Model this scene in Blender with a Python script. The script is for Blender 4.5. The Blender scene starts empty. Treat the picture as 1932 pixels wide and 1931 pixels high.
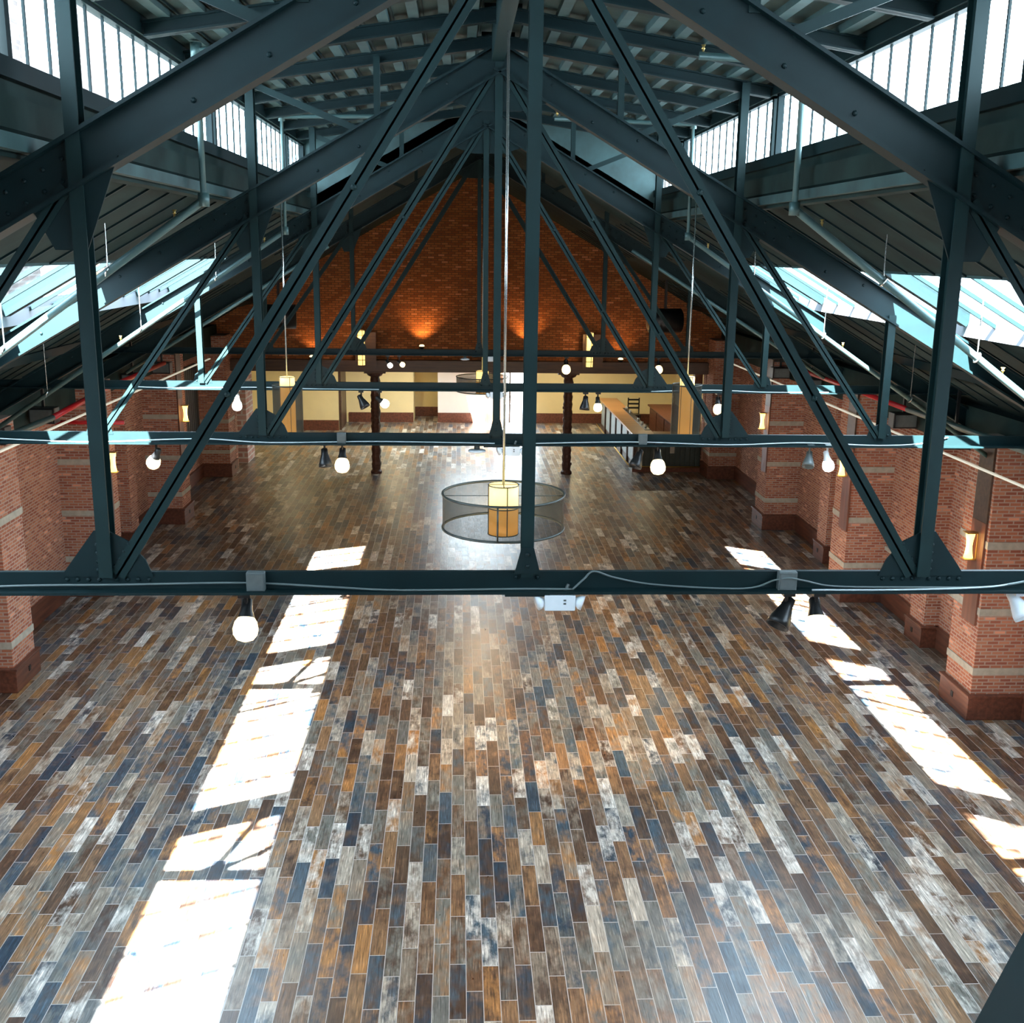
import bpy, bmesh, math, random
from mathutils import Vector, Matrix
random.seed(7)
scn = bpy.context.scene
COL = scn.collection

# ------------------------------------------------------------------ camera
PITCH, YAW, ROLL = .2356, .0503, .0134
fw = Vector((math.sin(YAW)*math.cos(PITCH), math.cos(YAW)*math.cos(PITCH), -math.sin(PITCH)))
rt = Vector((math.cos(YAW), -math.sin(YAW), 0)); up = rt.cross(fw)
r2 = rt*math.cos(ROLL)+up*math.sin(ROLL); u2 = -rt*math.sin(ROLL)+up*math.cos(ROLL)
cam_d = bpy.data.cameras.new('camera'); cam = bpy.data.objects.new('camera', cam_d); COL.objects.link(cam)
M = Matrix((r2, u2, -fw)).transposed().to_4x4(); M.translation = Vector((-.369, -6.118, 6.2955))
cam.matrix_world = M
cam_d.sensor_width = 36; cam_d.lens = 2062.77/1932*36; cam_d.clip_start = .05; cam_d.clip_end = 300
scn.camera = cam

# ------------------------------------------------------------------ light and exposure
w = bpy.data.worlds.new('sky'); scn.world = w; w.use_nodes = True
bg = w.node_tree.nodes['Background']; bg.inputs['Color'].default_value = (.72, .89, 1.0, 1); bg.inputs['Strength'].default_value = 27.0
w.cycles.sampling_method = 'AUTOMATIC'
sun_d = bpy.data.lights.new('sun', 'SUN'); sun_d.energy = 300; sun_d.angle = math.radians(.5); sun_d.color = (1, .95, .88)
sun = bpy.data.objects.new('sun', sun_d); COL.objects.link(sun); sun.location = (-8, 0, 30)
sun.rotation_euler = Vector((.25, .93, -1)).to_track_quat('-Z', 'Y').to_euler()
scn.view_settings.view_transform = 'Standard'; scn.view_settings.look = 'None'
scn.view_settings.exposure = 0.0; scn.view_settings.gamma = 1.0; scn.view_settings.use_curve_mapping = False
scn.cycles.use_denoising = True
scn.cycles.max_bounces = 8; scn.cycles.diffuse_bounces = 4; scn.cycles.glossy_bounces = 3
scn.cycles.transparent_max_bounces = 12; scn.cycles.sample_clamp_indirect = 6.0; scn.cycles.caustics_reflective = False; scn.cycles.caustics_refractive = False

def portal(name, loc, sx, sy, direction):
    l = bpy.data.lights.new(name, 'AREA'); l.shape = 'RECTANGLE'; l.size = sx; l.size_y = sy; l.cycles.is_portal = True
    o = bpy.data.objects.new(name, l); COL.objects.link(o); o.location = loc
    d = Vector(direction).normalized(); y = Vector((0, 1, 0)) if abs(d.y) < .9 else Vector((1, 0, 0))
    x = y.cross(-d).normalized(); y = (-d).cross(x)
    o.matrix_world = Matrix.Translation(loc) @ Matrix((x, y, -d)).transposed().to_4x4()
# openings: x across, y along the hall
portal('sky_portal', (-2.74, .6, 7.485), .6, 21, (1, 0, 0)); portal('sky_portal', (2.74, .6, 7.485), .6, 21, (-1, 0, 0))
portal('sky_portal', (-4.42, 1.1, 6.02), 1.3, 20.4, (.5, 0, -.87)); portal('sky_portal', (4.42, 1.1, 6.02), 1.3, 20.4, (-.5, 0, -.87))
portal('sky_portal', (1.5, 34.6, 1.3), 1.8, 2.6, (0, -1, 0)); portal('sky_portal', (.2, 29.8, 3.55), 1.8, 4.6, (0, 0, -1))

# ------------------------------------------------------------------ materials
def mat(name, col, rough=.5, metal=0, noise=0, scale=8, spec=.5, bump=0, emit=None, estr=0):
    m = bpy.data.materials.new(name); m.use_nodes = True; nt = m.node_tree; b = nt.nodes['Principled BSDF']
    b.inputs['Base Color'].default_value = (*col, 1); b.inputs['Roughness'].default_value = rough
    b.inputs['Metallic'].default_value = metal; b.inputs['Specular IOR Level'].default_value = spec
    if emit: b.inputs['Emission Color'].default_value = (*emit, 1); b.inputs['Emission Strength'].default_value = estr
    if noise or bump:
        g = nt.nodes.new('ShaderNodeNewGeometry'); n = nt.nodes.new('ShaderNodeTexNoise'); n.inputs['Scale'].default_value = scale; n.inputs['Detail'].default_value = 4
        nt.links.new(g.outputs['Position'], n.inputs['Vector'])
        if noise:
            r = nt.nodes.new('ShaderNodeMapRange'); r.inputs['From Min'].default_value = .3; r.inputs['From Max'].default_value = .7
            r.inputs['To Min'].default_value = 1-noise; r.inputs['To Max'].default_value = 1+noise
            mx = nt.nodes.new('ShaderNodeVectorMath'); mx.operation = 'SCALE'; mx.inputs[0].default_value = col
            nt.links.new(n.outputs['Fac'], r.inputs['Value']); nt.links.new(r.outputs[0], mx.inputs['Scale']); nt.links.new(mx.outputs[0], b.inputs['Base Color'])
        if bump:
            bp = nt.nodes.new('ShaderNodeBump'); bp.inputs['Strength'].default_value = bump; bp.inputs['Distance'].default_value = .01
            nt.links.new(n.outputs['Fac'], bp.inputs['Height']); nt.links.new(bp.outputs[0], b.inputs['Normal'])
    return m

class NT:
    def __init__(s, name):
        s.m = bpy.data.materials.new(name); s.m.use_nodes = True; s.t = s.m.node_tree; s.b = s.t.nodes['Principled BSDF']
    def n(s, t, **k):
        x = s.t.nodes.new(t)
        for a, v in k.items(): setattr(x, a, v)
        return x
    def l(s, a, b): s.t.links.new(a, b)
    def math(s, op, a, b=None, c=None):
        x = s.n('ShaderNodeMath', operation=op)
        for i, v in enumerate((a, b, c)):
            if v is None: continue
            if isinstance(v, (int, float)): x.inputs[i].default_value = v
            else: s.l(v, x.inputs[i])
        return x.outputs[0]
    def ramp(s, f, stops, interp='LINEAR'):
        r = s.n('ShaderNodeValToRGB'); r.color_ramp.interpolation = interp; e = r.color_ramp.elements
        while len(e) < len(stops): e.new(.5)
        for el, (p, c) in zip(e, stops): el.position = p; el.color = (*c, 1)
        s.l(f, r.inputs[0]); return r.outputs[0]
    def mix(s, f, a, b, mode='MIX'):
        x = s.n('ShaderNodeMix', data_type='RGBA', blend_type=mode)
        for i, v in ((0, f), (6, a), (7, b)):
            if isinstance(v, (int, float)): x.inputs[i].default_value = v
            elif isinstance(v, tuple): x.inputs[i].default_value = (*v, 1)
            else: s.l(v, x.inputs[i])
        return x.outputs[2]
    def xyz(s, x, y, z):
        c = s.n('ShaderNodeCombineXYZ')
        for i, v in enumerate((x, y, z)):
            if isinstance(v, (int, float)): c.inputs[i].default_value = v
            else: s.l(v, c.inputs[i])
        return c.outputs[0]

def floor_material():
    q = NT('plank_tile_floor'); g = q.n('ShaderNodeNewGeometry'); sp = q.n('ShaderNodeSeparateXYZ'); q.l(g.outputs['Position'], sp.inputs[0])
    X, Y = sp.outputs[0], sp.outputs[1]
    TW, TL = .147, .73
    xs = q.math('DIVIDE', X, TW); row = q.math('FLOOR', xs); fx = q.math('FRACT', xs)
    wr = q.n('ShaderNodeTexWhiteNoise', noise_dimensions='1D'); q.l(row, wr.inputs['W'])
    off = q.math('ADD', q.math('MULTIPLY', q.math('MODULO', q.math('ADD', row, 200), 2), .5), q.math('MULTIPLY', wr.outputs['Value'], .34))
    ys = q.math('ADD', q.math('DIVIDE', Y, TL), off); colm = q.math('FLOOR', ys); fy = q.math('FRACT', ys)
    wn = q.n('ShaderNodeTexWhiteNoise', noise_dimensions='2D'); q.l(q.xyz(row, colm, 0), wn.inputs['Vector'])
    w2 = q.n('ShaderNodeSeparateColor'); q.l(wn.outputs['Color'], w2.inputs[0])
    pal = [(0, (.02, .04, .062)), (.10, (.045, .075, .10)), (.18, (.06, .034, .022)), (.29, (.115, .062, .034)), (.39, (.085, .052, .033)), (.48, (.21, .12, .06)),
           (.57, (.15, .15, .13)), (.67, (.30, .145, .05)), (.74, (.21, .175, .135)), (.83, (.10, .105, .10)), (.88, (.38, .34, .28)), (.95, (.55, .53, .48))]
    base = q.ramp(w2.outputs[0], pal, 'CONSTANT')
    base2 = q.ramp(w2.outputs[1], pal, 'CONSTANT')
    # blotches and grain carried along each tile
    v = q.xyz(q.math('MULTIPLY', X, 1), q.math('MULTIPLY', Y, .45), q.math('MULTIPLY', w2.outputs[2], 40))
    n1 = q.n('ShaderNodeTexNoise'); n1.inputs['Scale'].default_value = 7; n1.inputs['Detail'].default_value = 5; n1.inputs['Roughness'].default_value = .65; q.l(v, n1.inputs['Vector'])
    v2 = q.xyz(q.math('MULTIPLY', X, 75), q.math('MULTIPLY', Y, 4.5), q.math('MULTIPLY', w2.outputs[2], 40))
    n2 = q.n('ShaderNodeTexNoise'); n2.inputs['Scale'].default_value = 1; n2.inputs['Detail'].default_value = 4; q.l(v2, n2.inputs['Vector'])
    f1 = q.ramp(n1.outputs['Fac'], [(.42, (0, 0, 0)), (.62, (.9, .9, .9))])
    c = q.mix(f1, base, base2)
    n3 = q.n('ShaderNodeTexNoise'); n3.inputs['Scale'].default_value = 3.2; n3.inputs['Detail'].default_value = 6; q.l(g.outputs['Position'], n3.inputs['Vector'])
    f3 = q.ramp(n3.outputs['Fac'], [(.54, (0, 0, 0)), (.74, (.4, .4, .4))])
    c = q.mix(f3, c, (.32, .18, .09))
    gr = q.ramp(n2.outputs['Fac'], [(.32, (.38, .38, .38)), (.47, (1, 1, 1)), (.56, (1.0, 1.0, 1.0)), (.68, (1.9, 1.9, 1.9))])
    c = q.mix(.85, c, gr, 'MULTIPLY')
    ex = q.math('MINIMUM', fx, q.math('SUBTRACT', 1, fx)); ey = q.math('MINIMUM', fy, q.math('SUBTRACT', 1, fy))
    mort = q.math('MAXIMUM', q.math('LESS_THAN', ex, .022), q.math('LESS_THAN', ey, .0055))
    c = q.mix(mort, c, (.42, .41, .39))
    q.l(c, q.b.inputs['Base Color'])
    rr = q.math('ADD', q.math('MULTIPLY', n1.outputs['Fac'], .25), .2); q.l(rr, q.b.inputs['Roughness'])
    q.b.inputs['Specular IOR Level'].default_value = .95
    bp = q.n('ShaderNodeBump'); bp.inputs['Strength'].default_value = .35; bp.inputs['Distance'].default_value = .004
    q.l(q.math('SUBTRACT', n2.outputs['Fac'], mort), bp.inputs['Height']); q.l(bp.outputs[0], q.b.inputs['Normal'])
    return q.m

def brick_material(name, c1, c2, c3, mortar, sx=.16, sz=.05, hl=1.7, mw=.15):
    q = NT(name); g = q.n('ShaderNodeNewGeometry'); sp = q.n('ShaderNodeSeparateXYZ'); q.l(g.outputs['Position'], sp.inputs[0])
    sn = q.n('ShaderNodeSeparateXYZ'); q.l(g.outputs['Normal'], sn.inputs[0])
    side = q.math('GREATER_THAN', q.math('ABSOLUTE', sn.outputs[0]), .6)
    U = q.math('ADD', q.math('MULTIPLY', side, sp.outputs[1]), q.math('MULTIPLY', q.math('SUBTRACT', 1, side), sp.outputs[0]))
    zs = q.math('DIVIDE', sp.outputs[2], sz); row = q.math('FLOOR', zs); fz = q.math('FRACT', zs)
    us = q.math('ADD', q.math('DIVIDE', U, sx), q.math('MULTIPLY', q.math('MODULO', q.math('ADD', row, 100), 2), .5)); cu = q.math('FLOOR', us); fu = q.math('FRACT', us)
    wn = q.n('ShaderNodeTexWhiteNoise', noise_dimensions='3D'); q.l(q.xyz(row, cu, side), wn.inputs['Vector'])
    c = q.ramp(wn.outputs['Value'], [(0, c1), (.35, c2), (.75, c3), (.93, tuple(min(1, k*hl+.03) for k in c3)), (.97, c1)], 'CONSTANT')
    n = q.n('ShaderNodeTexNoise'); n.inputs['Scale'].default_value = 1.1; n.inputs['Detail'].default_value = 5; q.l(g.outputs['Position'], n.inputs['Vector'])
    c = q.mix(.7, c, q.ramp(n.outputs['Fac'], [(.3, (.7, .7, .7)), (.7, (1.25, 1.25, 1.25))]), 'MULTIPLY')
    eu = q.math('MINIMUM', fu, q.math('SUBTRACT', 1, fu)); ez = q.math('MINIMUM', fz, q.math('SUBTRACT', 1, fz))
    mt = q.math('MAXIMUM', q.math('LESS_THAN', eu, .055), q.math('LESS_THAN', ez, mw))
    c = q.mix(mt, c, mortar); q.l(c, q.b.inputs['Base Color']); q.b.inputs['Roughness'].default_value = .85
    q.b.inputs['Specular IOR Level'].default_value = .25
    bp = q.n('ShaderNodeBump'); bp.inputs['Strength'].default_value = .7; bp.inputs['Distance'].default_value = .008; bp.invert = True
    q.l(mt, bp.inputs['Height']); q.l(bp.outputs[0], q.b.inputs['Normal'])
    return q.m

def wood_material(name, a, b, axis=1, rough=.45, sc=18):
    q = NT(name); g = q.n('ShaderNodeNewGeometry'); mp = q.n('ShaderNodeMapping'); q.l(g.outputs['Position'], mp.inputs[0])
    s = [sc, sc, sc]; s[axis] = sc*.08; mp.inputs['Scale'].default_value = s
    n = q.n('ShaderNodeTexNoise'); n.inputs['Scale'].default_value = 1; n.inputs['Detail'].default_value = 5; q.l(mp.outputs[0], n.inputs['Vector'])
    q.l(q.ramp(n.outputs['Fac'], [(.35, a), (.65, b)]), q.b.inputs['Base Color']); q.b.inputs['Roughness'].default_value = rough
    return q.m

def glass_material(name, tint=(.96, .98, 1)):
    m = bpy.data.materials.new(name); m.use_nodes = True; nt = m.node_tree; nt.nodes.clear()
    o = nt.nodes.new('ShaderNodeOutputMaterial'); mx = nt.nodes.new('ShaderNodeMixShader'); t = nt.nodes.new('ShaderNodeBsdfTransparent'); gl = nt.nodes.new('ShaderNodeBsdfGlossy')
    lw = nt.nodes.new('ShaderNodeLayerWeight'); lw.inputs[0].default_value = .5; pw = nt.nodes.new('ShaderNodeMath'); pw.operation = 'POWER'; pw.inputs[1].default_value = 5
    fr = nt.nodes.new('ShaderNodeMath'); fr.operation = 'MULTIPLY_ADD'; fr.inputs[1].default_value = .5; fr.inputs[2].default_value = .03
    nt.links.new(lw.outputs['Facing'], pw.inputs[0]); nt.links.new(pw.outputs[0], fr.inputs[0]); t.inputs[0].default_value = (*tint, 1); gl.inputs['Roughness'].default_value = .05
    nt.links.new(fr.outputs[0], mx.inputs[0]); nt.links.new(t.outputs[0], mx.inputs[1]); nt.links.new(gl.outputs[0], mx.inputs[2]); nt.links.new(mx.outputs[0], o.inputs[0])
    return m

def mesh_material(name, col, fac):
    m = bpy.data.materials.new(name); m.use_nodes = True; nt = m.node_tree; b = nt.nodes['Principled BSDF']; o = nt.nodes['Material Output']
    b.inputs['Base Color'].default_value = (*col, 1); b.inputs['Roughness'].default_value = .5; b.inputs['Metallic'].default_value = .3
    t = nt.nodes.new('ShaderNodeBsdfTransparent'); mx = nt.nodes.new('ShaderNodeMixShader'); mx.inputs[0].default_value = fac
    nt.links.new(t.outputs[0], mx.inputs[1]); nt.links.new(b.outputs[0], mx.inputs[2]); nt.links.new(mx.outputs[0], o.inputs[0]); return m

STEEL = mat('dark_teal_painted_steel', (.002, .0125, .0145), .55, .0, .15, 5, .22)
STEEL2 = mat('dark_teal_post_steel', (.004, .0185, .0195), .55, 0, .15, 5, .22)
DECK = mat('teal_painted_deck', (.028, .065, .066), .7, 0, .35, 3, bump=.3)
ROOFM = mat('dark_teal_roof_lining', (.010, .024, .022), .8, 0, .4, 2.2, .2)
BRICK = brick_material('red_brick', (.30, .10, .06), (.40, .15, .085), (.46, .20, .12), (.42, .32, .26), hl=1.4)
BRICKG = brick_material('orange_brown_brick', (.26, .09, .035), (.36, .135, .05), (.42, .165, .065), (.13, .07, .04), .19, .062, 1.3, .12)
BRICKX = brick_material('shaded_brown_brick', (.035, .026, .024), (.045, .032, .029), (.05, .038, .034), (.075, .07, .066), .5, .16)  # albedo set below real brick so the bright sky cannot wash it out
BRICKO = brick_material('pale_brick', (.55, .3, .25), (.6, .36, .3), (.66, .44, .38), (.7, .65, .6), .5, .16)
STONE = mat('pale_stone_band', (.42, .40, .33), .8, 0, .15, 10)
BASEW = wood_material('reddish_baseboard_wood', (.085, .028, .017), (.16, .055, .03), 1)
DARKW = wood_material('dark_fascia_wood', (.035, .018, .012), (.07, .035, .02), 0)
BOARDW = wood_material('red_brown_board_wood', (.10, .032, .018), (.17, .055, .028), 2)
BARW = wood_material('bar_top_wood', (.26, .12, .045), (.42, .21, .08), 0, .3, 9)
CREAM = mat('cream_plaster', (.86, .74, .42), .8, 0, .04, 2)
WHITEP = mat('white_plaster', (.85, .84, .8), .8, 0, .03, 2)
FLOOR = floor_material()
GLASS = glass_material('window_glass'); GLASSF = glass_material('skylight_glass', (.9, .92, .95))
PIPE = mat('grey_green_pipe', (.06, .12, .12), .4, .2)
CURB = mat('pale_grey_curb_paint', (.30, .33, .36), .7)
DPIPE = mat('dark_painted_pipe', (.03, .055, .06), .35, .2)
REDP = mat('red_pipe_paint', (.45, .01, .015), .35)
CHROME = mat('brushed_steel_rod', (.55, .58, .55), .25, .9)
BLACK = mat('black_metal', (.012, .013, .014), .4, .3, .1, 20)
GREYM = mat('grey_box_metal', (.10, .12, .12), .5, .3, .1, 20)
WHITE = mat('white_plastic', (.72, .78, .82), .4, 0, .03, 20)
BRASS = mat('brass_sprinkler', (.5, .33, .1), .35, .8)
RINGM = mesh_material('perforated_ring_metal', (.02, .025, .02), .72)
RIMM = mat('dark_rim_metal', (.045, .055, .05), .4, .4, .1, 30)
SHADE = mat('amber_lamp_shade', (.6, .3, .06), .6, emit=(1, .46, .07), estr=1.25)
SHADEH = mat('bright_lamp_shade', (.8, .6, .25), .6, emit=(1, .68, .22), estr=1.7)
AMBER = mat('sconce_glass', (.9, .7, .3), .4, emit=(1, .70, .16), estr=3.5)
BULB = mat('warm_bulb', (1, .9, .7), .4, emit=(1, .76, .36), estr=2.6)
COOLB = mat('white_bulb', (1, 1, 1), .4, emit=(1, .93, .85), estr=4)
TRUNK = mat('dark_red_brown_column', (.07, .028, .02), .6, 0, .4, 14, bump=.8)
CABLE = mat('grey_cable', (.10, .13, .13), .5)
CABLEW = mat('pale_cable', (.42, .5, .52), .5)
LOUVRE = mat('dark_shutter_metal', (.02, .024, .022), .55)
PANEL = mat('grey_bar_panel', (.25, .30, .30), .45, 0, .15, 6)
BEAD = mat('dark_green_panel', (.03, .045, .04), .45, 0, .1, 8)
LEDM = mat('led_strip', (.8, .8, .7), .5, emit=(1, .95, .75), estr=.45)
SIGNR = mat('red_device_plastic', (.5, .03, .02), .4)

# ------------------------------------------------------------------ mesh building
class MB:
    def __init__(s): s.b = bmesh.new()
    def face(s, pts):
        vs = [s.b.verts.new(p) for p in pts]; s.b.faces.new(vs); return s
    def box(s, x0, x1, y0, y1, z0, z1):
        v = [s.b.verts.new((x, y, z)) for x in (x0, x1) for y in (y0, y1) for z in (z0, z1)]
        for f in ((0, 1, 3, 2), (4, 6, 7, 5), (0, 4, 5, 1), (2, 3, 7, 6), (0, 2, 6, 4), (1, 5, 7, 3)): s.b.faces.new([v[i] for i in f])
        return s
    def beam(s, p0, p1, rects, ref=(0, 1, 0)):
        # rects: (a0,a1,b0,b1); a lies across the member in the truss plane, b along ref
        p0, p1 = Vector(p0), Vector(p1); d = (p1-p0).normalized(); B = Vector(ref); B = (B-d*B.dot(d)).normalized(); A = B.cross(d)
        if A.z < 0 or (abs(A.z) < 1e-6 and A.x < 0): A = -A
        for a0, a1, b0, b1 in rects:
            v = [s.b.verts.new(p+A*a+B*b) for p in (p0, p1) for a in (a0, a1) for b in (b0, b1)]
            for f in ((0, 1, 3, 2), (4, 6, 7, 5), (0, 4, 5, 1), (2, 3, 7, 6), (0, 2, 6, 4), (1, 5, 7, 3)): s.b.faces.new([v[i] for i in f])
        return s
    def prism(s, pts, h):
        n = len(pts); h = Vector(h); a = [s.b.verts.new(p) for p in pts]; c = [s.b.verts.new(Vector(p)+h) for p in pts]
        s.b.faces.new(a); s.b.faces.new(c[::-1])
        for i in range(n): s.b.faces.new((a[i], c[i], c[(i+1) % n], a[(i+1) % n]))
        return s
    def lathe(s, prof, o=(0, 0, 0), axis=(0, 0, 1), n=24, cap=True):
        # prof: (radius, height)
        o = Vector(o); Z = Vector(axis).normalized(); X = Z.orthogonal().normalized(); Y = Z.cross(X); R = []
        for r, h in prof:
            R.append([s.b.verts.new(o+Z*h+(X*math.cos(2*math.pi*i/n)+Y*math.sin(2*math.pi*i/n))*max(r, 1e-4)) for i in range(n)])
        for a, b in zip(R, R[1:]):
            for i in range(n): s.b.faces.new((a[i], a[(i+1) % n], b[(i+1) % n], b[i]))
        if cap: s.b.faces.new(R[0][::-1]); s.b.faces.new(R[-1])
        return s
    def tube(s, pts, r, n=8):
        pts = [Vector(p) for p in pts]; R = []; X = None
        for i, p in enumerate(pts):
            d = (pts[min(i+1, len(pts)-1)]-pts[max(i-1, 0)]).normalized()
            X = d.orthogonal().normalized() if X is None else (X-d*X.dot(d)).normalized()
            Y = d.cross(X)
            R.append([s.b.verts.new(p+(X*math.cos(2*math.pi*k/n)+Y*math.sin(2*math.pi*k/n))*r) for k in range(n)])
        for a, b in zip(R, R[1:]):
            for i in range(n): s.b.faces.new((a[i], a[(i+1) % n], b[(i+1) % n], b[i]))
        s.b.faces.new(R[0][::-1]); s.b.faces.new(R[-1]); return s
    def dome(s, p, r, d=(0, -1, 0)):
        return s.lathe([(r, 0), (r*.82, r*.45), (r*.35, r*.75)], p, d, 7)
    def torus(s, c, R, r, axis=(0, 0, 1), n=40, m=8):
        c = Vector(c); Z = Vector(axis).normalized(); X = Z.orthogonal().normalized(); Y = Z.cross(X); G = []
        for i in range(n):
            a = 2*math.pi*i/n; e = X*math.cos(a)+Y*math.sin(a)
            G.append([s.b.verts.new(c+e*(R+r*math.cos(2*math.pi*k/m))+Z*r*math.sin(2*math.pi*k/m)) for k in range(m)])
        for i in range(n):
            for k in range(m): s.b.faces.new((G[i][k], G[(i+1) % n][k], G[(i+1) % n][(k+1) % m], G[i][(k+1) % m]))
        return s
    def build(s, name, m, parent=None, smooth=False, bevel=0):
        me = bpy.data.meshes.new(name)
        bmesh.ops.recalc_face_normals(s.b, faces=s.b.faces)
        if parent is not None:
            p = parent; off = Vector((0, 0, 0))
            while p is not None: off += p.location; p = p.parent
            bmesh.ops.translate(s.b, vec=-off, verts=s.b.verts)
        s.b.to_mesh(me); s.b.free(); me.materials.append(m)
        if smooth:
            for f in me.polygons: f.use_smooth = True
        o = bpy.data.objects.new(name, me); COL.objects.link(o)
        if parent is not None: o.parent = parent
        if bevel:
            bv = o.modifiers.new('bevel', 'BEVEL'); bv.width = bevel; bv.segments = 2; bv.limit_method = 'ANGLE'
        return o

def thing(name, label, cat, loc=(0, 0, 0), group=None):
    o = bpy.data.objects.new(name, None); COL.objects.link(o); o.location = loc; o.empty_display_size = .1
    o['label'] = label; o['category'] = cat
    if group: o['group'] = group
    return o
def tag(o, label, cat, group=None):
    o['label'] = label; o['category'] = cat
    if group: o['group'] = group
    return o
def struct(o, label=None):
    o['kind'] = 'structure'
    if label: o['label'] = label
    return o
def copy_thing(t, loc, label, group=None):
    r = t.copy(); COL.objects.link(r); r.location = loc; r['label'] = label
    if group: r['group'] = group
    for ch in list(t.children):
        c = ch.copy(); COL.objects.link(c); c.parent = r
        for g in list(ch.children):
            k = g.copy(); COL.objects.link(k); k.parent = c
    return r

WX, PX = 7.5, 6.73       # wall face, pilaster face
ZC = 4.424               # lower chord height
SL = .575                # roof slope
def zr(x): return 8.084-SL*abs(x)      # rafter centre line
def zroof(x): return 8.36-SL*abs(x)    # underside of the roof
Y0, YG, YB = -12.0, 25.0, 34.25        # wall behind the camera, gable, back room wall

# ------------------------------------------------------------------ structure: floor and walls
struct(MB().box(-8, 8, Y0-.5, 38, -.2, 0).build('floor', FLOOR), 'floor of narrow multicoloured wood-look tiles')
struct(MB().box(-WX-.4, -WX, Y0-.4, 25.3, 0, 4.25).build('wall_left', BRICK), 'long red brick side wall on the left')
struct(MB().box(WX, WX+.4, Y0-.4, 25.3, 0, 4.25).build('wall_right', BRICK), 'long red brick side wall on the right')
struct(MB().prism([(-WX-.4, Y0-.4, 0), (WX+.4, Y0-.4, 0), (WX+.4, Y0-.4, 4.1), (0, Y0-.4, 8.5), (-WX-.4, Y0-.4, 4.1)], (0, .4, 0)).build('wall_front', BRICK))
struct(MB().prism([(-WX, YG, 3.22), (WX, YG, 3.22), (WX, YG, 4.25), (0, YG, 8.5), (-WX, YG, 4.25)], (0, .3, 0)).build('wall_back', BRICKG), 'orange brown brick gable above the far opening')
for sx in (-1, 1):
    struct(MB().box(min(sx*6.72, sx*WX), max(sx*6.72, sx*WX), YG, YG+.3, 0, 3.22).build('wall_back_left' if sx < 0 else 'wall_back_right', BRICK))
# eave beams and curbs
k = 0
for sx, nm in ((-1, 'left'), (1, 'right')):
    a, b = sorted((sx*7.1, sx*7.5)); k += 1
    struct(MB().box(a, b, Y0, YG, 3.52, 4.15).build(f'trim_{k}', ROOFM), f'dark boxed eave along the {nm} wall')
# main roof slabs with skylight openings
SKY0, SKY1 = -9.0, 11.25
XA, XB = 3.90, 4.85
def slab(mb, x0, x1, y0, y1, sx, t=.16):
    mb.prism([(sx*x0, y0, zroof(x0)), (sx*x1, y0, zroof(x1)), (sx*x1, y0, zroof(x1)+t), (sx*x0, y0, zroof(x0)+t)], (0, y1-y0, 0))
ME = 11.25   # far end of the raised roof
for sx, nm in ((-1, 'left'), (1, 'right')):
    r = MB(); slab(r, 2.62, XA, Y0-.4, YG+.3, sx); slab(r, XB, 8.1, Y0-.4, YG+.3, sx)
    slab(r, XA, XB, Y0-.4, SKY0, sx); slab(r, XA, XB, SKY1, YG+.3, sx); slab(r, -.02, 2.62, ME, YG+.3, sx)
    o = struct(r.build(f'ceiling_{nm}', ROOFM), f'dark teal sloping roof on the {nm} side')
    # lining boards running down the slope
    jb = MB()
    y = -5.0
    while y < 24.8:
        for xa, xb in ((2.72, XA-.02), (XB+.02, 7.1)):
            jb.beam((sx*xa, y, zroof(xa)-.004), (sx*xb, y, zroof(xb)-.004), [(-.012, .01, -.012, .012)])
        y += .62
    jb.build('lining_batten', STEEL, o)
# raised clerestory roof
def zm(x): return 8.33-.155*abs(x)
m = MB()
for sx in (-1, 1): m.prism([(0, Y0-.4, zm(0)), (sx*2.95, Y0-.4, zm(2.95)), (sx*2.95, Y0-.4, zm(2.95)+.12), (0, Y0-.4, zm(0)+.12)], (0, ME+.2-(Y0-.4), 0))
o = struct(m.build('ceiling', DECK), 'ribbed teal deck of the raised central roof')
m = MB(); x = -2.5
while x < 2.55:
    if abs(x) > .1: m.box(x-.045, x+.045, Y0, ME, zm(x)-.05, zm(x)+.01)
    x += .25
m.build('deck_rib', DECK, o)
m = MB(); x = -2.5
while x < 2.55:
    if abs(x) > .1: m.box(x+.075, x+.083, Y0, ME, zm(x)-.012, zm(x)+.004)
    x += .25
m.build('deck_seam', STEEL, o)
# end wall of the raised roof
for sx, nm in ((-1, 'left'), (1, 'right')):
    struct(MB().prism([(0, ME, 8.1), (0, ME, 8.5), (sx*2.7, ME, zm(2.7)+.1), (sx*2.7, ME, zroof(2.7)-.05)], (0, .12, 0)).build(f'wall_clerestory_end_{nm}', DECK), f'triangular teal end panel of the raised roof, {nm} half')
CX = 2.67
for sx, nm in ((-1, 'left'), (1, 'right')):
    a, b = sorted((sx*CX, sx*(CX+.14)))
    o = struct(MB().box(a, b, Y0, ME, 6.72, 7.17).build(f'wall_clerestory_{nm}', DECK if 0 else ROOFM), f'curb wall under the {nm} clerestory windows')
    k += 1; a2, b2 = sorted((sx*(CX-.07), sx*(CX+.05)))
    struct(MB().box(a2, b2, Y0, ME, 6.75, 6.83).build(f'trim_{k}', DECK), f'pale moulding under the {nm} clerestory curb')
    k += 1
    struct(MB().box(*sorted((sx*(CX-.05), sx*(CX+.1))), Y0, ME, 7.10, 7.20).build(f'trim_{k}', STEEL), f'window sill rail of the {nm} clerestory')
    k += 1
    struct(MB().box(a, b, Y0, ME, 7.78, 7.95).build(f'trim_{k}', STEEL), f'window head rail of the {nm} clerestory')
TY = [0.0, 5.0, 9.56, 14.9]
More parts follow.
